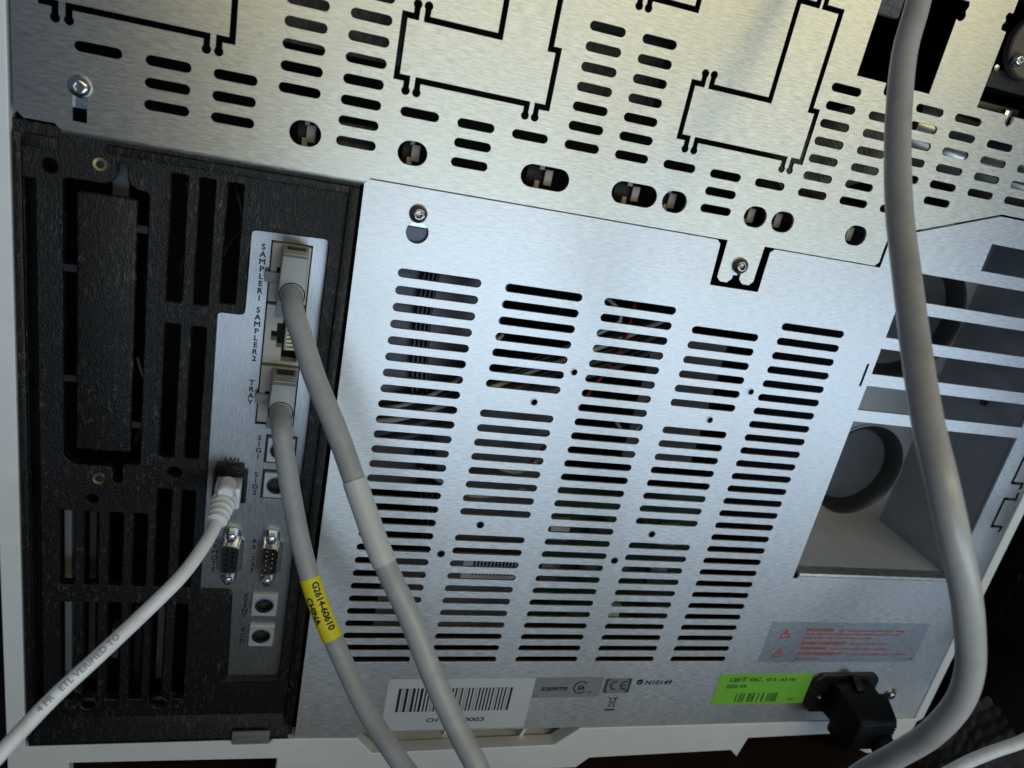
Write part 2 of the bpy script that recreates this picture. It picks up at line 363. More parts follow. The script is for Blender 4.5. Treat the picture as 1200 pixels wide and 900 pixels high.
# --- upper panel
KH = []
def kset(o, full=True):
    KH.append(cutline([(o-7.8, 107.7), (o-7.8, 103.2), (o-12.3, 103.2), (o-12.3, 80), (o-8, 80), (o-8, 75.3)]))
    KH.append(cutline([(o-3.5, 107.9), (o-3.5, 103.1), (o+26.8, 103.1), (o+26.8, 145), (o+36.2, 145), (o+36.2, 149.5)]))
    KH.append(cutline([(o-3.5, 75.3), (o-3.5, 80), (o+43.3, 80), (o+43.3, 75.3)]))
    KH.append(cutline([(o+47.7, 75.3), (o+47.7, 80), (o+52.3, 80), (o+52.3, 103), (o+48.7, 103), (o+48.7, 145), (o+39.8, 145), (o+39.8, 149.5)]))
kset(0); kset(127.9); kset(-127.4)
KH.append(cutline([(82.6, 126.9), (82.6, 131), (77.5, 131), (77.5, 152)], b1=False)); KH.append(cutline([(86.9, 126.9), (86.9, 131), (108.4, 131), (108.4, 152)], b1=False))
UH = []
def col(u, rows):
    for r in rows: UH.append(stadium(u, u+16, 67.3+8.03*r, 3.7))
U0 = -129.1; ST = 24.06
rowsets = {0: [0], 1: [0, -1, -2], 2: [0, -1, -2], 3: range(0, 6), 4: range(-2, 7), 5: [0], 6: [0, -1, -2], 7: [0], 8: range(0, 7), 9: range(0, 7), 10: [0], 11: [0, -1, -2], 12: [0], 13: range(0, 7), 14: range(0, 6), 15: range(0, 7), 16: range(1, 7), 17: range(2, 6), 18: range(2, 6), 19: range(2, 6)}
for k, rs in rowsets.items(): col(U0+ST*k-(0.6 if k > 15 else 0), [r-(0.06 if k > 12 else 0) for r in rs])
RC = [(-45.2, 6.2), (-1.4, 6.2), (57.8, 11.2), (101.2, 11.2), (121.7, 6.2), (165.2, 6.1), (180.6, 6.1), (223.6, 6.1)]
for c, h in RC: UH.append(stadium(c-h, c+h, 51.4, 9.8, 10))
UH.append([(194.6, 121.9), (211.3, 121.9), (211.3, 119.5)]+[(213+1.7*math.cos(math.radians(a)), 118.4+1.7*math.sin(math.radians(a))) for a in range(170, 375, 25)]+[(214.7, 121.9), (236, 121.9), (236, 155), (238, 154.4), (239.8, 155.2), (240.4, 157), (239.4, 159), (240.3, 161.2), (239.6, 163), (236, 163), (236, 205), (194.6, 205)])
UH.append([(265.4, 121.4), (284.6, 121.4), (284.6, 118), (286.8, 116.2), (289, 118), (289, 121.4), (308, 121.4), (308, 205), (265.4, 205), (265.4, 163.5), (263, 163.5), (261.9, 161.7), (263, 159.7), (261.8, 157.6), (262.4, 155.8), (265.4, 155.6)])
up_out = [(-149.4, 230), (-149.4, 41.6), (-146, 38.4), (-135.7, 38.4), (-134, 36.6), (-129.4, 36.6), (-129.4, 36.6), (-18.8, 36.6), (-17.2, 38.3), (154.3, 38.3), (154.5, 20), (156.8, 18), (160.6, 18), (162.8, 20.3), (163.2, 26), (166.6, 26), (166.8, 20.4), (169.2, 18.3), (173, 18.3), (175, 20.4), (175.3, 38.3), (240.8, 38.3), (242.8, 40.3), (242.8, 54.6), (305.9, 75.4), (345, 75.4), (416, 75.4), (416, 230)]
UH.append(rect(-129.6, -124.8, 40.4, 53.5))
upper = sheet('upper_panel', up_out, UH+KH, 0, 1.2, 'warm_lit_steel', G, 0.12)
upper['label'] = 'upper brushed steel panel with short vent slots and knock-out outlines'
# folded lower edge of the upper panel above the black bezel
lip = MB(); prof = [(36.7, 0.05), (35.9, 0.2), (35.2, 0.8), (34.9, 1.8), (34.9, 4.0), (35.8, 4.0), (36.7, 1.2)]
r0 = [lip.bm.verts.new(W(-133.6, v, d)) for v, d in prof]; r1 = [lip.bm.verts.new(W(-19.2, v, d)) for v, d in prof]
for k in range(len(prof)): j = (k+1) % len(prof); lip.bm.faces.new((r0[k], r0[j], r1[j], r1[k]))
lip.bm.faces.new(r0); lip.bm.faces.new(r1[::-1]); lip.build('folded_edge', 'warm_lit_steel', upper)
def screw(u, v, d, parent, mat='screw_dark', r=4.0, name='screw', hgt=2.9):
    k = r/4.0
    return MB().lathe(u, v, [(0, d-0.5*hgt), (1.25*k, d-0.55*hgt), (1.45*k, d-hgt), (1.9*k, d-hgt*1.02), (2.7*k, d-hgt*0.93), (3.5*k, d-hgt*0.68), (3.9*k, d-hgt*0.4), (4.0*k, d-hgt*0.15), (4.0*k, d+0.3)], 36, lobes=(1, 2)).build(name, mat, parent, 50)
screw(-127.1, 53.2, 0, upper, 'steel', 4.1); screw(164.9, 27.2, 0, upper)
MB().box(-131, -123, 45.3, 60, 1.6, 2.6).build('mounting_tab', 'nickel', upper)
MB().box(160, 170, 22.0, 34, 1.6, 2.6).build('mounting_tab', 'nickel', upper)
# --- lower panel
LH = []; SL, SP, RP = 38.2, 49.83, 8.0
skip = {1: [7, 16], 3: [0, 7, 16]}
for c in range(5):
    for r in range(28):
        if r in skip.get(c, []): continue
        LH.append(stadium(c*SP, c*SP+SL, -r*RP, 3.9))
LH.append(circle(5.7, 18.8, 4.9, 28))
NUTS = [(93, -37.5), (76, -55.5), (193.8, -37.5), (175, -55.8), (61.9, -127.5), (44.1, -146.3), (143.4, -146.4), (161.5, -128.1)]
for u, v in NUTS: LH.append(circle(u, v, 1.9, 16))
for v0, v1 in ((23.6, 38.4), (1.9, 16.7), (-19.4, -4.7), (-41.1, -26.6)): LH.append(rect(264.1, 383.6, v0, v1))
LH.append([(264.1, -154.3), (267.4, -154.3), (267.4, -150.6), (383.6, -150.6), (383.6, -48.3), (264.1, -48.3)])
LH.append(rect(307.3, 383.6, 45.3, 59.9)); LH.append(rect(258.9, 260.2, -27.2, -14.1))
LH.append(cutline([(396, -50), (396, -78.4), (404.6, -78.4), (404.6, -81.5)], 1.8, 1.3, False, True)); LH.append(cutline([(405, -86), (405, -89.8), (396.3, -89.8), (396.3, -109.9), (404.4, -109.9), (404.4, -113)], 1.8, 1.3))
lo_out = [(-19.6, 35.9), (-18.0, 37.9), (149.2, 37.9), (151.3, 36), (152, 15.7), (179.2, 15.7), (179.0, 36), (181.2, 37.9), (241.5, 37.9), (244.4, 37.9), (244.2, 53.9), (305.8, 74.4), (408.6, 74.4), (408.6, -268.7), (17, -269.0), (16.5, -270.6), (-18.4, -270.6)]
lower = sheet('rear_panel', lo_out, LH, 0.05, 1.25, 'brushed_steel', G, 0.12)
lower['label'] = 'large brushed steel rear panel with five columns of long vent slots'
screw(4.9, 26.9, 0, lower); screw(377.6, -246.3, -0.3, lower, 'steel', 3.2)
MB().lathe(377.6, -246.3, [(2.2, -0.7), (4.6, -0.7), (4.8, -0.4), (4.8, 0.02)], 28).build('washer', 'nickel', lower)
MB().box(-2, 14, 21.0, 34, 1.7, 2.7).build('mounting_tab', 'nickel', lower)
MB().box(-2, 14, 12.0, 20.4, 2.2, 3.2).build('mounting_tab', 'inner_steel', lower)
for u, v in NUTS: MB().lathe(u, v, [(2.15, -0.05), (2.1, -0.2), (1.6, -0.22), (1.5, 0), (1.4, 7), (0, 7)], 20).build('threaded_insert', 'screw_dark', lower)
# rolled sill of the exhaust opening
sill = MB(); prof = [(-150.6, 0.02), (-149.7, -0.5), (-148.4, 0.1), (-148.0, 1.5), (-148.2, 8), (-149.2, 8), (-150.4, 1.5)]
r0 = [sill.bm.verts.new(W(268, v-2.2, d)) for v, d in prof]; r1 = [sill.bm.verts.new(W(383.3, v-2.2, d)) for v, d in prof]
for k in range(len(prof)): j = (k+1) % len(prof); sill.bm.faces.new((r0[k], r0[j], r1[j], r1[k]))
sill.bm.faces.new(r0); sill.bm.faces.new(r1[::-1]); sill.build('folded_sill', 'brushed_steel', lower)
# --- exhaust chamber behind the bars
box = MB()
ch = MB(); ch.box(384.2, 386, -151.5, 66, 2, 82); ch.box(262, 263.6, -160, 66, 2, 82); ch.box(262, 386, 64, 66, 2, 82); chamber = ch.build('exhaust_chamber', 'duct_grey', G)
MB().box(262, 384, -156, -151.0, 8.2, 74).build('chamber_floor', 'floor_grey', chamber)
sheet('back_wall', rect(263.6, 384.2, -151, 64), [circle(348.5, -112, 34.5, 48), circle(340, 0.5, 42.5, 48)], 72, 73.5, 'duct_grey', chamber)
for cu_, cv, r, nm in ((348.5, -112, 34.5, 1), (340, 0.5, 42.5, 2)):
    MB().lathe(cu_, cv, [(r+0.4, 72.2), (r+0.5, 70.9), (r-0.3, 70.2), (r-1.4, 70.8), (r-3.5, 73.8), (r-6.2, 79), (r-7, 82)], 56).build('rubber_ring', 'ring_rubber', chamber)
    MB().lathe(cu_, cv, [(0, 81), (r-6, 81), (r-5.6, 82.5), (0, 82.5)], 56).build('flap_disc', 'disc_dark', chamber)
    MB().lathe(cu_, cv, [(r+1.5, 71.95), (r+1.3, 70.6), (r+0.5, 70.5), (r+0.4, 71.5)], 56).build('rim', 'duct_grey', chamber)
MB().lathe(333, -99, [(0, 79.6), (1.2, 79.8), (1.6, 81)], 16).build('rivet', 'inner_steel', chamber)
MB().hexa([(381.6, -40, 29), (384.4, -40, 29), (384.4, -36, 29), (381.6, -36, 29), (381.6, -40, 33), (384.4, -40, 33), (384.4, -36, 33), (381.6, -36, 33)], 0.8).build('bolt', 'black_smooth', chamber)
for u, v in ((382.2, -36.8),): MB().lathe(u-3, v, [(0, 69.5), (2.4, 69.8), (3, 72)], 18).build('bolt', 'black_smooth', chamber)
# --- white housing round the panels
fr_out = [(-159.2, 232), (-159.2, -284), (-159.2, -302), (-131, -302), (-131, -283.2), (-26.5, -285.2), (-26.5, -302), (157.5, -302), (164.8, -294.2), (266.8, -292.4), (273.4, -298.5), (277.0, -282.2), (349.5, -280.8), (371, -296), (381, -300.5), (412, -300.5), (412.5, -272), (416.8, -269), (416.8, 232), (409.3, 232), (409.3, -269.4), (152.6, -269.4), (138.2, -282.4), (26.4, -284.0), (16.1, -272.2), (-18, -271.3), (-30, -271.3), (-32.7, -274.5), (-51.0, -274.5), (-52.0, -271.3), (-150.9, -271.3), (-150.9, 232)]
frame = sheet('housing', fr_out, [], -0.6, 8, 'white_housing', G, 0.5)
frame['label'] = 'white plastic housing edge round the steel panels'
MB().box(20, 146, -287, -285, 8.2, 22).build('ledge', 'white_housing', frame)
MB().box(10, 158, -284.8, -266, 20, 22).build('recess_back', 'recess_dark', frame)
for u in (31, 119): MB().hexa([(u-1, -284.9, 9), (u+1, -284.9, 9), (u+1, -269.9, 3), (u-1, -269.9, 3), (u-1, -284.9, 19.8), (u+1, -284.9, 19.8), (u+1, -269.9, 19.8), (u-1, -269.9, 19.8)]).build('rib', 'white_housing', frame)
MB().hexa([(70, -284.9, 12), (84, -284.9, 12), (79, -269.9, 15), (75, -269.9, 15), (70, -284.9, 19.8), (84, -284.9, 19.8), (79, -269.9, 19.8), (75, -269.9, 19.8)]).build('rib', 'white_housing', frame)
# closed dark cabinet behind
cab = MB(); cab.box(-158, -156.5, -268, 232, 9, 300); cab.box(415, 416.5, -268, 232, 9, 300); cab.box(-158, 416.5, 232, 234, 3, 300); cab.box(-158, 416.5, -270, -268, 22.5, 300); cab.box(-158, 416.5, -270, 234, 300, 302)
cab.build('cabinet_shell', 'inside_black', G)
for u in (-120, 370):
    MB().lathe(u, 0, [(0, 0), (1, 0)], 4).bm.free()
    MB().box(u-18, u+18, -311.8, -285, 60, 96, 3).build('foot', 'black_rubber', G)
# ------------------------------------------------------------------ black bezel on the left
BH = []
cols = [(-94.7, -88.5), (-84.0, -78.0), (-73.3, -67.1)]
for a, b in cols: BH.append(rounded(rect(a, b, -26.8 if a < -74 else -24.6, 26.7), 0.8, 2))
for a, b in cols[:2]: BH.append(rounded(rect(a, b, -101.2, -36.8), 0.8, 2)); BH.append(rounded(rect(a, b, -173, -118.2), 0.8, 2))
lows = [(-135.3, -129.4), (-125.2, -119.2), (-114.8, -108.8), (-104.4, -98.4)]
for a, b in lows: BH.append(rounded(rect(a, b, -173, -132), 0.8, 2))
for i, (a, b) in enumerate(lows+cols[:2]): BH.append(rounded(rect(a, b, -243.5, -183), 0.8, 2))
BH.append(rounded([(-133.7, -104), (-133.7, 18.2), (-117.5, 18.2), (-114.6, 21.5), (-114.6, 27.6), (-110.7, 27.6), (-110.7, 20.6), (-108.2, 18.2), (-102.6, 17.4), (-102.6, -106.4), (-109.8, -106.4), (-109.8, -116.3), (-113.7, -116.3), (-113.7, -108), (-130, -108)], 2.0, 3))
BH.append(circle(-138.1, 22, 2.7, 20)); BH.append(circle(-122, -125.4, 2.4, 16)); BH.append(circle(-87.6, -108.9, 2.8, 16))
plate_cut = rounded([(-62.7, 8.6), (-62.7, -29.2), (-74.0, -29.2), (-73.2, -176.2), (-57.8, -176.2), (-56.6, -231.5), (-30.6, -231.5), (-31.0, 9.3)], 2.2, 3)
BH.append(plate_cut)
BH.append(rect(-147, -143.2, -246, 16)) 
bez_out = [(-150.4, 34.0), (-150.4, -270.5), (-20.2, -270.5), (-20.8, 36.4), (-150.4, 36.4)]
bezel = sheet('bezel', [(-150.4, 37.6), (-150.4, -270.7), (-20.0, -270.7), (-20.6, 37.6)], BH, 2.0, 7.5, 'black_plastic', G, 0.5)
bezel['label'] = 'black textured plastic grille bezel left of the steel panel'
# raised outer rim and trim of the bezel
rimm = MB(); rimm.box(-150.3, -147.2, -269, 33, 0.3, 2.6, 0.6); rimm.box(-25.2, -20.9, -262, 33.5, -0.2, 2.6, 0.8); rimm.box(-118, -24, 30.2, 33.6, 0.6, 2.6, 0.6); rimm.box(-146.6, -134.8, 28.2, 33, 0.8, 2.6, 0.6)
rimm.build('raised_rim', 'black_plastic', bezel)
MB().box(-138.6, -138.0, -250, 14, 1.4, 2.4).build('moulded_line', 'black_smooth', bezel)
MB().box(-98.6, -98.1, -108, 26, 1.5, 2.4).build('moulded_line', 'black_smooth', bezel)
MB().hexa([(-149, -269.6, -1.6), (-22, -269.6, -1.6), (-22, -267.6, -2.0), (-149, -267.6, -2.0), (-149, -269.6, 2.4), (-22, -269.6, 2.4), (-22, -253.5, 2.4), (-149, -253.5, 2.4)], 0.5).build('bottom_ledge', 'black_plastic', bezel)
MB().box(-152, -140, -258, 22, 24, 25).build('channel_floor', 'inside_black', bezel)
MB().box(-128.9, -106.6, -100.6, 14.2, 2.2, 5.5, 1.2, 3).build('cover_plate', 'black_plastic', bezel)
for u0, u1, v in ((-134.2, -128.4, -18.2), (-134.2, -128.4, -67.1), (-107, -102.2, 1.9), (-107, -102.2, -86.9)): MB().box(u0, u1, v-1.5, v+1.5, 3.6, 5.6).build('bridge', 'black_smooth', bezel)
for u, v in ((-120.4, 25.6), (-119.3, -114.4)): MB().lathe(u, v, [(0, 3.5), (1.4, 3.4), (1.5, 1.5), (2.6, 1.4), (2.9, 1.7), (3.0, 2.2)], 24).build('brass_insert', 'brass', bezel)
for u in (-122.1, -89.2): MB().lathe(u, -242, [(0, 3), (2.9, 3), (3.1, -2.2), (3.6, -2.6), (4.2, -2.2), (4.5, 2.4)], 28).build('boss', 'black_plastic', bezel)
MB().box(-51.5, -32, -270.4, -262.0, -3.6, -2.2, 0.4).build('clip', 'clip_grey', bezel)
MB().box(-50, -40, -268.0, -265.4, -4.4, -3.4, 0.4).build('clip_tab', 'clip_grey', bezel)
# ------------------------------------------------------------------ connector plate
PD = 6.0
big = rounded([(-64.5, 11), (-64.5, -27), (-76, -27), (-75.5, -179), (-60, -179), (-59, -234), (-28, -234), (-28.5, 11)], 1, 1)
ph = [rect(-54.6, -37.2, -82.6, 4.9)]+[circle(-41.85, (a+b)/2, 4.35, 28) for a, b in ((-101.5, -88.6), (-121, -107.2), (-191.6, -178.4), (-211.2, -197.8))]
plate = sheet('connector_plate', big, ph, PD, PD+1.2, 'brushed_plate', G)
plate['label'] = 'narrow brushed metal plate of labelled ports in the black bezel'
def vtext(body, u, v0, v1, size=3.5):
    n = len(body)
    for i, chx in enumerate(body):
        text(chx, u, v0+(v1-v0)*i/(n-1)-size*0.36, PD-0.06, size, 'ink_black', plate, sx=1.05, bold=0.11)
vtext('SAMPLER1', -57.6, 1.5, -21.5); vtext('SAMPLER2', -57.5, -27, -50.1); vtext('TRAY', -57.5, -61.9, -71.7); vtext('SIG1', -51.9, -89.7, -99.5); vtext('SIG2', -51.9, -109.4, -119.2)
vtext('REMOTE', -68.0, -147.4, -164.3); vtext('RS-232', -49.6, -147.0, -164.2, 3.2); vtext('EVENT', -51.3, -180, -192.3); vtext('BCD', -51.2, -201.4, -208.6)
text('LAN', -63.4, -103.2, PD-0.06, 3.0, 'ink_black', plate, sx=1.15, bold=0.12)
# three modular jacks in one cream block
for k, (v1, v0) in enumerate(((4.2, -21.9), (-23.3, -51.0), (-52.4, -80.6))):
    lat = [(-46.2, v0+4.5), (-46.2, v0+8.2), (-48.6, v0+8.2), (-48.6, v0+11.2), (-51.2, v0+11.2), (-51.2, v0+15.6), (-48.9, v0+15.6), (-48.9, v0+19.6), (-46.6, v0+19.6), (-46.6, v0+22.8), (-39.2, v0+22.8), (-39.2, v0+1.7), (-46.0, v0+1.7)]
    j = sheet('modular_jack', rect(-54.0, -37.8, v0, v1), [lat], PD-2.0, PD+4, 'jack_cream', plate, 0.3)
    MB().box(-53.8, -38, v0+0.2, v1-0.2, PD+9, PD+10).build('jack_back', 'inside_black', plate)
    jc = MB()
    for q in range(8): jc.box(-44.4, -40.2, v0+5.6+q*1.9, v0+6.6+q*1.9, PD+3.2, PD+4.0)
    jc.build('contacts', 'gold', plate)
    MB().box(-45.2, -39.3, v0+5.0, v0+21, PD+3.9, PD+5).build('contact_carrier', 'plug_grey', plate)
# round mini sockets
def mini(v0, v1, uu=(-48.1, -35.6)):
    uc = (uu[0]+uu[1])/2; vc = (v0+v1)/2
    s = sheet('round_socket', rounded(rect(uu[0], uu[1], v0, v1), 0.5, 2), [circle(uc, vc, 4.75, 28)], PD-1.6, PD-0.02, 'socket_steel', plate, 0.35)
    MB().lathe(uc, vc, [(4.7, PD-1.4), (4.5, PD-2.0), (4.2, PD-1.6), (4.1, PD-0.1)], 28).build('shell', 'nickel', plate)
    ins = circle(uc, vc, 4.3, 24); hs = [circle(uc+2.6*math.cos(a), vc+2.6*math.sin(a), 0.42, 8) for a in [math.radians(k*45+20) for k in range(7)]]+[circle(uc, vc, 0.45, 8)]
    sheet('socket_insert', ins, hs, PD+2.2, PD+3.5, 'ink_black', plate)
    MB().lathe(uc, vc, [(4.3, PD-0.1), (4.34, PD+5), (0, PD+5)], 28).build('socket_well', 'ink_black', plate)
mini(-101.5, -88.6); mini(-121, -107.2); mini(-191.6, -178.4); mini(-211.2, -197.8)
sheet('socket_frame', rounded(rect(-49.1, -34.6, -122, -106.2), 0.4, 1), [rect(-48.2, -35.5, -121.1, -107.1)], PD-0.25, PD-0.01, 'ink_black', plate)
sheet('socket_frame', rounded(rect(-49.1, -34.6, -102.5, -87.6), 0.4, 1), [rect(-48.2, -35.5, -101.6, -88.5)], PD-0.25, PD-0.01, 'ink_black', plate)
def dsub(uc, vc, male):
    sheet('connector_flange', rounded([(uc-3.6, vc-15.8), (uc+3.6, vc-15.8), (uc+4.4, vc-9.5), (uc+6.0, vc-9.0), (uc+6.0, vc+9.0), (uc+4.4, vc+9.5), (uc+3.6, vc+15.8), (uc-3.6, vc+15.8), (uc-4.4, vc+9.5), (uc-6.0, vc+9.0), (uc-6.0, vc-9.0), (uc-4.4, vc-9.5)], 2.0, 3), [], PD-1.0, PD-0.01, 'nickel', plate, 0.2)
    o = rounded([(uc-4.1, vc-8.6), (uc+4.1, vc-7.5), (uc+4.1, vc+7.5), (uc-4.1, vc+8.6)], 1.8, 4)
    sc = lambda k: [(uc+(x-uc)*k, vc+(y-vc)*(1-(1-k)*0.5)) for x, y in o]
    sheet('connector_shell', o, [sc(0.86)], PD-6.0, PD-0.9, 'nickel', plate, 0.2)
    pins = [(uc+s*1.42, vc+(i-(2 if s < 0 else 1.5))*2.77) for s, n in ((-1, 5), (1, 4)) for i in range(n)]
    if male:
        sheet('connector_insert', sc(0.88), [], PD-1.6, PD-0.95, 'black_smooth', plate)
        m = MB()
        for x, y in pins: m.lathe(x, y, [(0, PD-5.4), (0.45, PD-5.0), (0.5, PD-1.5)], 8)
        m.build('pins', 'gold', plate)
    else: sheet('connector_insert', sc(0.87), [circle(x, y, 0.6, 8) for x, y in pins], PD-5.6, PD-0.95, 'black_smooth', plate)
    for s in (1, -1):
        MB().lathe(uc, vc+s*12.45, [(0, PD-3), (1.3, PD-3), (1.4, PD-6.0), (2.3, PD-5.8), (2.6, PD-5.2), (2.6, PD-0.9)], 6).build('jack_screw', 'nickel', plate, 20)
dsub(-60.5, -154.9, False); dsub(-41.9, -155.2, True)
# black network port
sheet('network_port', rounded(rect(-71.0, -55.6, -124.6, -106.6), 0.4, 1), [rect(-69.6, -57.0, -123.4, -111.5)], PD-2.2, PD-0.02, 'black_smooth', plate, 0.2)
MB().box(-69.9, -57.4, -109.0, -103.9, PD-3.4, PD-0.03, 0.3).build('port_hood', 'black_plastic', plate)
MB().box(-69.6, -57, -123.4, -111.5, PD-0.6, PD-0.1).build('port_back', 'inside_black', plate)
# ------------------------------------------------------------------ stickers
serial = sheet('serial_sticker', rounded(rect(28.8, 115.2, -267.4, -229.9), 0.8, 2), [], -0.12, 0.02, 'paper_white', G)
spec = []
pat = 'nNwnNbnNwgnNwnNngwNnNbgwnNwnNgNwNngnNwNnbNwNngwNnNwgNnNwnNbnNwN'
rnd = random.Random(3)
def barspec(n, seed, g=False):
    r = random.Random(seed); o = []
    for i in range(n): o.append((r.choice([1, 1, 1.6]), 1)); o.append((r.choice([1, 1, 2.4, 3.2]), 0))
    o.append((1.4, 1)); return o
bs = barspec(23, 5)
bars('bar_code', 35.2, 102.4, -253.6, -236.4, -0.13, bs, 'ink_black', serial)
x = 35.2; tot = sum(a for a, _ in bs); gb = MB()
for i, (wd, on) in enumerate(bs):
    x2 = x+wd*67.2/tot
    if not on and wd > 2: gb.box(x+0.7, x2-0.5, -253.6, -236.4, -0.15, -0.125)
    x = x2
gb.build('grey_bars', 'bar_grey', serial)
text('CH', 54.2, -261.6, -0.16, 4.2, 'ink_grey', serial, 'LEFT', sx=1.2, bold=0.16); text('10003', 73.2, -261.6, -0.16, 4.2, 'ink_grey', serial, 'LEFT', width=14.5, bold=0.16)
cert = sheet('certification_sticker', rect(115.4, 158.6, -244.6, -229.4), [], -0.12, 0.02, 'film_grey', G)
text('220970', 119.8, -239.2, -0.16, 3.6, 'ink_black', cert, 'LEFT', width=16.6, bold=0.16); text('GPS', 116.4, -243.8, -0.16, 1.4, 'ink_black', cert, 'LEFT')
text('C', 138.2, -241.6, -0.16, 1.7, 'ink_black', cert); text('US', 151.6, -241.3, -0.16, 1.8, 'ink_black', cert); text('R', 150.6, -236.8, -0.16, 1.2, 'ink_black', cert)
arc = [(145.2+4.8*math.cos(math.radians(a)), -237.2+4.8*math.sin(math.radians(a))) for a in range(40, 325, 12)]+[(145.2+3.9*math.cos(math.radians(a)), -237.2+3.9*math.sin(math.radians(a))) for a in range(320, 36, -12)]
sheet('emblem_ring', arc, [], -0.17, -0.13, 'ink_black', cert); text('SA', 145.6, -239.0, -0.17, 4.9, 'ink_black', cert, sx=0.8, bold=0.26)
ce = sheet('conformity_sticker', rect(160.0, 178.2, -242.0, -230.2), [], -0.12, 0.02, 'film_silver', G)
for u0, u1, o in ((160.9, 163.4, 1), (177.4, 174.9, -1)): sheet('bracket_mark', [(u0, -241.2), (u0, -231.1), (u1, -231.1), (u1, -232.1), (u0+o*1.1, -232.1), (u0+o*1.1, -240.2), (u1, -240.2), (u1, -241.2)][::o], [], -0.16, -0.13, 'ink_black', ce)
def semic(cx, cy, r, wd):
    return [(cx+r*math.cos(math.radians(a)), cy+r*math.sin(math.radians(a))) for a in range(70, 291, 12)]+[(cx+(r-wd)*math.cos(math.radians(a)), cy+(r-wd)*math.sin(math.radians(a))) for a in range(286, 69, -12)]
sheet('letter_c', semic(167.6, -236.0, 3.4, 0.9), [], -0.16, -0.13, 'ink_black', ce); sheet('letter_e', semic(174.2, -236.0, 3.4, 0.9), [], -0.16, -0.13, 'ink_black', ce); sheet('letter_e_bar', rect(171.4, 174.2, -236.4, -235.6), [], -0.18, -0.161, 'ink_black', ce)
tick = sheet('approval_mark', circle(183.6, -233.7, 2.2, 20), [[(182.4, -233.6), (183.3, -235.0), (185.2, -232.6), (183.4, -233.9)]], -0.05, 0.03, 'ink_black', G)
text('N10149', 187.0, -235.6, -0.03, 4.4, 'ink_black', tick, 'LEFT', width=18, shear=0.15, bold=0.16)
wee = sheet('bin_mark', rect(165.5, 172.2, -255.9, -254.6), [], -0.05, 0.03, 'ink_black', G)
for a, b in (((165.4, -244.6), (171.9, -253.2)), ((172.0, -244.8), (166.6, -253.2)), ((166.6, -246.2), (171.4, -246.2)), ((167, -246.2), (167.6, -252.4)), ((171.2, -246.2), (170.6, -252.4)), ((167.6, -252.4), (170.6, -252.4))):
    p, q = Vector(a), Vector(b); n = Vector((-(q-p).y, (q-p).x)).normalized()*0.22
    sheet('bin_stroke', [tuple(p-n), tuple(q-n), tuple(q+n), tuple(p+n)], [], -0.06-0.01*random.random(), 0.03, 'ink_black', wee)
green = sheet('voltage_sticker', rounded(rect(238.7, 308.2, -252.8, -228.0), 0.8, 2), [], -0.12, 0.02, 'label_green', G)
text('120', 246, -234.1, -0.15, 4.2, 'ink_black', green, 'LEFT', width=6.6, bold=0.16); text('+10%\n-10%', 253.4, -231.6, -0.15, 2.0, 'ink_black', green, 'LEFT', 0.95, width=5.6)
text('VAC ,', 260.6, -234.0, -0.15, 4.2, 'ink_black', green, 'LEFT', width=11, bold=0.16); text('47.5 - 63 Hz', 273.3, -234.0, -0.15, 3.9, 'ink_black', green, 'LEFT', width=22.5); text('2250 VA', 245.6, -239.2, -0.15, 4.0, 'ink_black', green, 'LEFT', width=14.8)
bars('bar_code', 255.2, 286.4, -251.0, -243.6, -0.13, barspec(13, 9), 'ink_black', green); text('G70', 295.4, -250.3, -0.15, 2.6, 'ink_black', green, 'LEFT')
warn = sheet('warning_sticker', rounded(rect(262, 384, -218.4, -186.6), 0.8, 2), [], -0.1, 0.02, 'film_clear', G)
for cy, cu_ in ((-199.2, 274.4), (-214.2, 274.4)):
    tri = [(cu_-4.3, cy), (cu_+4.3, cy), (cu_, cy+7.3)]; inn = [(cu_-2.9, cy+0.8), (cu_+2.9, cy+0.8), (cu_, cy+5.7)]
    sheet('warning_triangle', tri, [inn], -0.14, -0.1, 'ink_red', warn)
    sheet('flash_symbol', [(cu_-0.5, cy+4.6), (cu_-1.1, cy+2.6), (cu_+0.3, cy+2.8), (cu_-0.2, cy+1.1), (cu_+1.2, cy+3.2), (cu_, cy+3.1), (cu_+0.5, cy+4.6)], [], -0.14, -0.1, 'ink_red', warn)
WT = [('WARNING:', 'High Temperature oven exhaust air. Keep', -193.6, 76.5), (None, 'hands, electrical cables, gas lines, plastic paper and other', -196.5, 75.5), (None, 'items safely clear of the exhaust stream.', -199.5, 53.4),
      ('AVERTISSEMENT:', "Bouche sortie d'air chaud.", -204.2, 66.5), ('WARNING:', 'Disconnect supply before servicing.', -208.3, 68.6), ('AVERTISSEMENT:', "Couper l'alimentation avant l'ouverture", -212.7, 86), (None, 'de la maintenance.', -216.3, 20.4)]
for hd, tx, vv, wd in WT:
    if hd:
        hw = 21 if len(hd) < 9 else 35
        text(hd, 288.6, vv, -0.13, 3.1, 'ink_red', warn, 'LEFT', width=hw, shear=0.1, bold=0.16); text(tx, 288.6+hw+3, vv, -0.13, 2.3, 'ink_red', warn, 'LEFT', width=wd-hw-3)
    else: text(tx, 288.4, vv, -0.13, 2.3, 'ink_red', warn, 'LEFT', width=wd)
text('5190', 376.6, -216.5, -0.13, 2.0, 'ink_grey', warn, 'LEFT', width=5.8)
# ------------------------------------------------------------------ power inlet
inl = sheet('power_inlet', rounded([(314.5, -227), (356, -227), (360, -231), (360, -254.5), (356.5, -258.4), (314, -258.4), (309.6, -254), (309.6, -231.5)], 1.5, 3), [], -3.0, 0.0, 'black_smooth', G, 0.5)
for u in (317.6, 352.5): MB().lathe(u, -246, [(0, -4.3), (1.4, -4.2), (2.0, -3.6), (2.2, -2.9)], 20).build('screw', 'steel', inl)
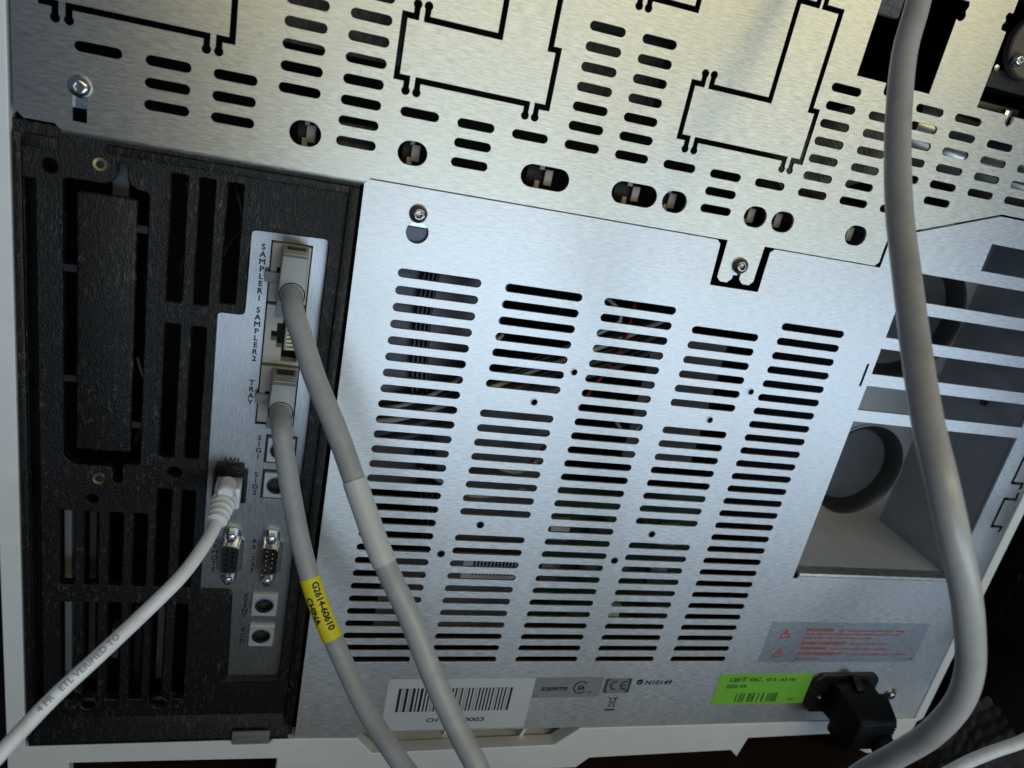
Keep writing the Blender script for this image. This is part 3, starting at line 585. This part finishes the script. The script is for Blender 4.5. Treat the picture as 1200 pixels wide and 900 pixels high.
# ------------------------------------------------------------------ things seen inside the cabinet
MB().box(-14, 60, -128, 14, 34, 36).build('inner_bracket', 'inner_steel', G); MB().box(60.2, 110, -190, -60, 44, 46).build('inner_bracket', 'inner_grey', G)
MB().box(20, 112, -222, -165, 30, 31).build('inner_bracket', 'inner_grey', G); MB().box(150, 196, -100, -24, 38, 40).build('inner_bracket', 'inner_grey', G)
for k in range(4):
    MB().tube(spline([(17+k*2.2, 12, 30), (16+k*2.3, -30, 28+k), (20+k*2.5, -70, 27), (30+k*3, -110, 30), (42+k*3, -170, 36), (48, -230, 40)], 6), 1.1, 8).build('inner_wire', 'wire_black', G)
for pts, mt in ((([(60, -30, 24), (40, -56, 20), (18, -72, 22), (2, -80, 30)]), 'wire_white'), (([(95, 4, 28), (118, -10, 18), (104, -24, 18), (60, -52, 22), (40, -66, 26)]), 'wire_white'), (([(128, -5, 26), (124, -30, 22), (112, -60, 24), (90, -110, 30)]), 'wire_red'), (([(60, -100, 20), (84, -104, 18), (100, -84, 22)]), 'wire_white'), (([(30, -110, 24), (60, -122, 20), (90, -118, 24)]), 'wire_white'), (([(130, -68, 20), (140, -78, 18), (150, -70, 22), (160, -95, 26)]), 'wire_white')):
    MB().tube(spline(pts, 4), 1.0, 8).build('inner_wire', mt, G)
for k in range(7):
    MB().tube(spline([(150+3*k, -10-2*k, 40), (112+2*k, -22-3*k, 22), (80, -40-3*k, 19+k % 3), (46, -58-3.4*k, 20), (14, -76-3*k, 24), (-14, -80-5*k, 32)], 5), 1.5, 10).build('inner_wire', ('wire_black', 'wire_black', 'wire_white', 'wire_black', 'inner_grey', 'wire_black', 'inner_grey')[k], G)
MB().box(110, 215, -222, -120, 34, 35.5).build('circuit_board', 'board_green', G)
for k in range(12): MB().box(114+(k % 4)*24, 126+(k % 4)*24, -214+(k//4)*30, -200+(k//4)*30, 30, 33.9, 0.4).build('chip', ('black_smooth', 'inner_steel', 'wire_white')[k % 3 if k % 5 else 0], G)
bsx = MB()
for k in range(14): bsx.box(72+k*2.2, 73.2+k*2.2, -180, -168, 29.6, 29.95)
MB().box(66, 106, -184, -166, 29.97, 30).build('inner_label', 'paper_white', G); bsx.build('inner_bar_code', 'ink_black', G)
MB().box(-62, -10, 84, 130, 20, 24).build('insulation', 'foam', G); MB().box(-36, -12, 40, 58, 8, 12).build('insulation', 'foam', G); MB().box(60, 108, 86, 122, 20, 24).build('insulation', 'foam', G)
hp = spline([(190, 62, 34), (205, 78, 33), (222, 90, 33), (238, 96, 36)], 0.35)
MB().tube(hp, lambda t: 19+0.8*math.sin(t*math.pi*2*30), 40).build('corrugated_hose', 'hose_pale', G, 60)
MB().tube(spline([(250, 108, 32), (275, 104, 30), (300, 100, 29), (345, 94, 30)], 3), 17, 36).build('exhaust_tube', 'tube_silver', G)
for i, (c, h) in enumerate(RC):
    m = MB(); m.box(c-h*0.55, c+h*0.35, 46.5, 56, 10, 16, 0.4); m.build('latch_block', 'black_plastic', G)
    MB().box(c+h*0.3-1.5, c+h*0.3+2.2, 47.5, 54.5, 7.5, 9.5, 0.3).build('latch_tab', 'bracket_tan', G); MB().box(c-h*0.2, c-h*0.2+2.4, 45.5, 49, 8, 9.6, 0.3).build('latch_tab', 'bracket_tan', G); MB().box(c-h*0.1, c+1.5, 54, 57.5, 8, 9.6, 0.3).build('latch_tab', 'bracket_tan', G)
MB().box(197, 212, 150, 166, 8, 12, 0.6).build('valve_block', 'foam', G)
MB().lathe(285, 152.5, [(0, 0.5), (3.5, 0.4), (4, 1.2), (7.5, 1.0), (8, 0), (13.5, -0.4), (14.2, 0.4), (14.2, 4)], 40).build('fitting_disc', 'disc_brown', G)
screw(276.4, 145.3, -0.6, G, 'steel', 3.2); MB().lathe(270, 140.4, [(0, 2), (1.5, 2.2), (1.8, 6)], 14).build('pin', 'nickel', G)
MB().box(267.5, 300, 132, 141, 5, 20, 0.8).build('fitting_block', 'black_plastic', G); MB().box(270, 300, 121.5, 126, 9, 20, 0.6).build('fitting_block', 'black_smooth', G); MB().box(284.8, 288.8, 115, 124, 2, 6, 0.4).build('fitting_pin', 'nickel', G)
# ------------------------------------------------------------------ slats on the left, behind the bezel
for k in range(5): MB().box(-138.6+k*11.0, -135.6+k*11.0, -262+14*(k % 3), (-140, -140, -215, -200, -200)[k], 22, 30).build('inner_fin', ('fin_grey', 'inner_steel', 'inner_grey', 'inside_black', 'inner_grey')[k], G)
MB().box(-118, -112, 12, 30, 12, 14).build('inner_fin', 'inner_steel', G)
for pts in ([(-92, 20, 26), (-88, 0, 22), (-93, -20, 26), (-90, -40, 30)], [(-72, 22, 24), (-68, 6, 20), (-76, -12, 26), (-80, -60, 24)], [(-108, -60, 18), (-102, -80, 14), (-108, -104, 18)]): MB().tube(spline(pts, 3), 1.1, 8).build('inner_wire', 'wire_black', G)
# ------------------------------------------------------------------ cables
def cable(name, label, pts, r, mat, base, step=2.0):
    t = thing(name, label, 'cable', W(*base)); p = spline(pts, step); j = MB().tube(p, r, 24).build('jacket', mat, t, 60); return t, p, j
def section(path, s0, s1):
    acc = 0; o = []
    for a, b in zip(path, path[1:]):
        if s0 <= acc <= s1: o.append(a)
        acc += (b-a).length/MM
    return o
def block_plug(t, u0, u1, v0, v1, d0, cexit, latch):
    p = MB().hexa([(u0, v0, d0), (u1, v0, d0), (u1-0.3, v1, d0), (u0+1.0, v1, d0), (u0-0.2, v0, 4.4), (u1, v0, 4.4), (u1, v1+0.8, 4.4), (u0, v1+0.8, 4.4)], 0.7).build('plug', 'plug_grey', t)
    for dd in (-11, -8, -5): MB().box(u0+1.2, u1-0.6, v1+0.1, v1+0.9, dd-0.7, dd+0.7, 0.25).build('grip_rib', 'plug_grey', p)
    MB().box(u0+2.4, u1-1.4, v1+0.2, v1+1.25, -2.6, 1.6, 0.2).build('release_slot', 'black_smooth', p)
    MB().lathe(cexit[0], cexit[1], [(4.9, d0-0.15), (5.3, d0-0.1), (5.4, d0+0.3)], 32).build('cable_seal', 'black_rubber', p)
    MB().box(u0-6.0, u0+0.5, latch-2.4, latch+2.2, 2.2, 3.8, 0.4).build('latch', 'plug_grey', p)
    return p
t1, p1, j1 = cable('sampler_cable', 'thick grey cable plugged into the topmost grey port of the connector plate', [(-43.9, -12.6, -12), (-43.7, -13.2, -19), (-42.3, -16.5, -27), (-38, -24, -35), (-32, -36, -44.5), (-21, -54, -58), (-10, -75, -71), (0, -93, -84), (12, -111, -96), (23, -130, -108), (33, -144, -120), (45, -160, -135), (66, -200, -165), (84, -250, -185), (100, -306, -195)], 4.4, 'jacket_grey', (-44, -12, -12))
block_plug(t1, -50.0, -38.6, -23.4, 3.4, -14, (-43.9, -12.6), -10.5)
sl = MB().tube(section(p1, 86, 123), 4.75, 28).build('sleeve_label', 'wrap_label', t1, 60)
t2, p2, j2 = cable('tray_cable', 'thick grey cable with a yellow label plugged into the lower grey port', [(-43.5, -66.8, -12), (-43.3, -67.6, -18), (-42.2, -71, -25), (-39.5, -82, -29), (-36, -95, -33), (-29, -118, -40), (-20, -139, -50), (-7, -159, -65), (5, -174, -80), (19, -186, -95), (30, -194, -106), (48, -215, -124), (62, -255, -140), (70, -306, -150)], 4.3, 'jacket_grey', (-43, -67, -12))
block_plug(t2, -49.3, -37.9, -75.2, -53.6, -14, (-43.5, -66.8), -68)
yl = MB().tube(section(p2, 79, 109), 4.5, 28).build('yellow_label', 'label_yellow', t2, 60)
text_on(p2, 'G2614-60610', 81.5, 4.1, 4.5, 1.2, 'ink_black', yl, bold=0.16); text_on(p2, 'CHINA', 87.5, 4.0, 4.5, -3.6, 'ink_black', yl, bold=0.16)
t3, p3, j3 = cable('network_cable', 'white network cable with ribbed boot plugged into the black port', [(-63.6, -114.6, -4), (-64.0, -113.6, -12), (-64.8, -114.6, -20), (-66.2, -117.4, -29), (-69.6, -121.0, -40), (-76, -126.5, -53), (-87, -135, -65), (-100, -143.5, -80), (-113, -154, -91), (-126, -167, -103), (-137, -180, -112), (-165, -220, -128), (-190, -265, -138), (-205, -308, -142)], 2.85, 'jacket_white', (-64, -112, 0), 0.6)
plg = MB().box(-69.2, -57.8, -121.5, -110.5, -7, 4.5, 0.8).build('plug', 'jacket_white', t3)
bp = section(p3, 0, 23)
bo = MB().tube(bp, lambda t: 4.6-0.9*t, 28).build('boot', 'jacket_white', t3, 60)
for k in range(5):
    sg = section(p3, 8.6+k*3.0, 10.4+k*3.0)
    if len(sg) > 1: MB().tube(sg, 5.6-0.3*k, 28).build('boot_rib', 'jacket_white', bo, 30)
MB().lathe(-63.8, -108.6, [(0, -16.0), (3.0, -15.8), (3.7, -15.0), (3.9, -13.5), (3.9, -6)], 32).build('latch_button', 'jacket_white', bo)
LT = sum(((b-a).length/MM for a, b in zip(p3, p3[1:])))
text_on(p3, '4 PR   ETL VERIFIED TO', LT-118, 3.3, 2.85, -1.0, 'ink_faint', j3, rev=True)
t4, p4, j4 = cable('loose_cable', 'beige cable hanging loose in front of the panel at the right', [(176, 260, -20), (175, 205, -36), (172, 158, -51), (170, 142, -57), (166, 126, -64), (162.5, 108, -75), (159, 90, -88), (153.5, 71, -106), (147.5, 51, -128), (142.5, 34, -147), (138.5, 18, -165), (139, 5, -177), (145, -9.5, -183), (157, -27, -184), (170, -45, -182), (180.5, -62, -180), (187, -79, -177), (190, -99, -171), (191, -119, -162), (192, -145, -150), (196, -200, -130), (202, -260, -116), (206, -307, -108)], 4.5, 'jacket_beige', (140, 5, -177), 3)
t5, p5, j5 = cable('thin_cable', 'thin white cable crossing the bottom right corner', [(520, -110, -96), (460, -134, -94), (420, -158, -92), (389, -179, -91), (372, -193, -91), (356, -205, -88), (342, -219, -85), (322, -245, -82), (306, -280, -84), (290, -308, -92)], 3.4, 'jacket_white', (372, -193, -91))
# power cord
t6 = thing('power_cord', 'black power cord pushed into the inlet beside the green sticker', 'power cord', W(337, -243, -5))
pb = MB().box(321.5, 351.5, -256, -231, -18, -2.6, 1.5, taper=(0.97, 0.95)).build('plug', 'black_rubber', t6)
MB().hexa([(320.5, -258.5, -36), (351.5, -258.5, -36), (351.5, -235.5, -36), (323, -235.5, -36), (317, -260, -16), (355, -260, -16), (355, -228.5, -16), (317, -228.5, -16)], 3.2).build('grip', 'black_rubber', pb)
for k in range(6): MB().box(334, 350.0, -239.2-k*2.4, -238.2-k*2.4, -36.7, -35.4, 0.3).build('grip_rib', 'black_rubber', pb)
MB().hexa([(333, -229.5, -14), (338, -229.5, -14), (346, -236, -14), (341, -236, -14), (333, -224.5, -5), (338, -224.5, -5), (348, -236, -5), (343, -236, -5)], 0.5).build('retainer_hook', 'black_smooth', pb)
cp = spline([(342, -251, -33), (344, -252, -42), (347, -255, -52), (351, -263, -62), (355, -280, -70), (362, -300, -74), (385, -307.5, -84), (430, -307.5, -96)], 1.0)
MB().tube(cp, lambda t: 7.4-3.0*min(1, t*3.2)+(0.7 if int(t*46) % 2 and t < 0.28 else 0), 24).build('cord', 'black_rubber', t6, 60)
# ------------------------------------------------------------------ things at the right edge
bw = bmesh.new(); n = 56; grid = {}
for i in range(n+1):
    for j in range(n+1):
        x, y = i/n, j/n; h = 6*math.sin(x*5+1)*math.sin(y*4)+2.4*abs(math.sin(x*24))*abs(math.sin(y*24))+random.uniform(-0.6, 0.6)+3
        grid[i, j] = bw.verts.new(W(428+38*x+3*math.sin(y*9), -311+h+54*x**1.4, -62+66*y+3*math.sin(x*11)))
for i in range(n):
    for j in range(n): bw.faces.new((grid[i, j], grid[i+1, j], grid[i+1, j+1], grid[i, j+1]))
bmesh.ops.solidify(bw, geom=bw.faces, thickness=0.0003)
me = bpy.data.meshes.new('bw'); bw.to_mesh(me); bw.free(); smooth(me, 60); tag(link('bubble_wrap', me, 'clear_film'), 'crumpled clear plastic wrap lying under the thin white cable', 'plastic wrap')
dv = thing('equipment_case', 'black equipment case with a stack of vent slats right of the instrument', 'equipment', W(560, -311, 100))
MB().box(470, 680, -208, 120, -70, 320, 3).build('case_body', 'black_smooth', dv)
for k in range(7): MB().hexa([(468.2, -195+k*15, 20), (470.5, -195+k*15, 20), (470.5, -189+k*15, 20), (468.8, -189+k*15, 20), (468.2, -195+k*15, 46), (470.5, -195+k*15, 46), (470.5, -189+k*15, 46), (468.8, -189+k*15, 46)], 0.5).build('vent_slat', 'black_plastic', dv)
MB().hexa([(474, -262, -60), (680, -262, -60), (680, -208.5, -60), (482, -208.5, -60), (474, -262, 320), (680, -262, 320), (680, -208.5, 320), (482, -208.5, 320)]).build('plinth', 'dark_wood', dv)
for k in range(14): MB().box(470, 476, -311.8, -262.4, -40+k*16, -30+k*16, 1).build('plinth_rib', 'dark_wood', dv)
MB().box(477, 680, -311.8, -262.4, -55, 320).build('plinth_foot', 'dark_wood', dv)
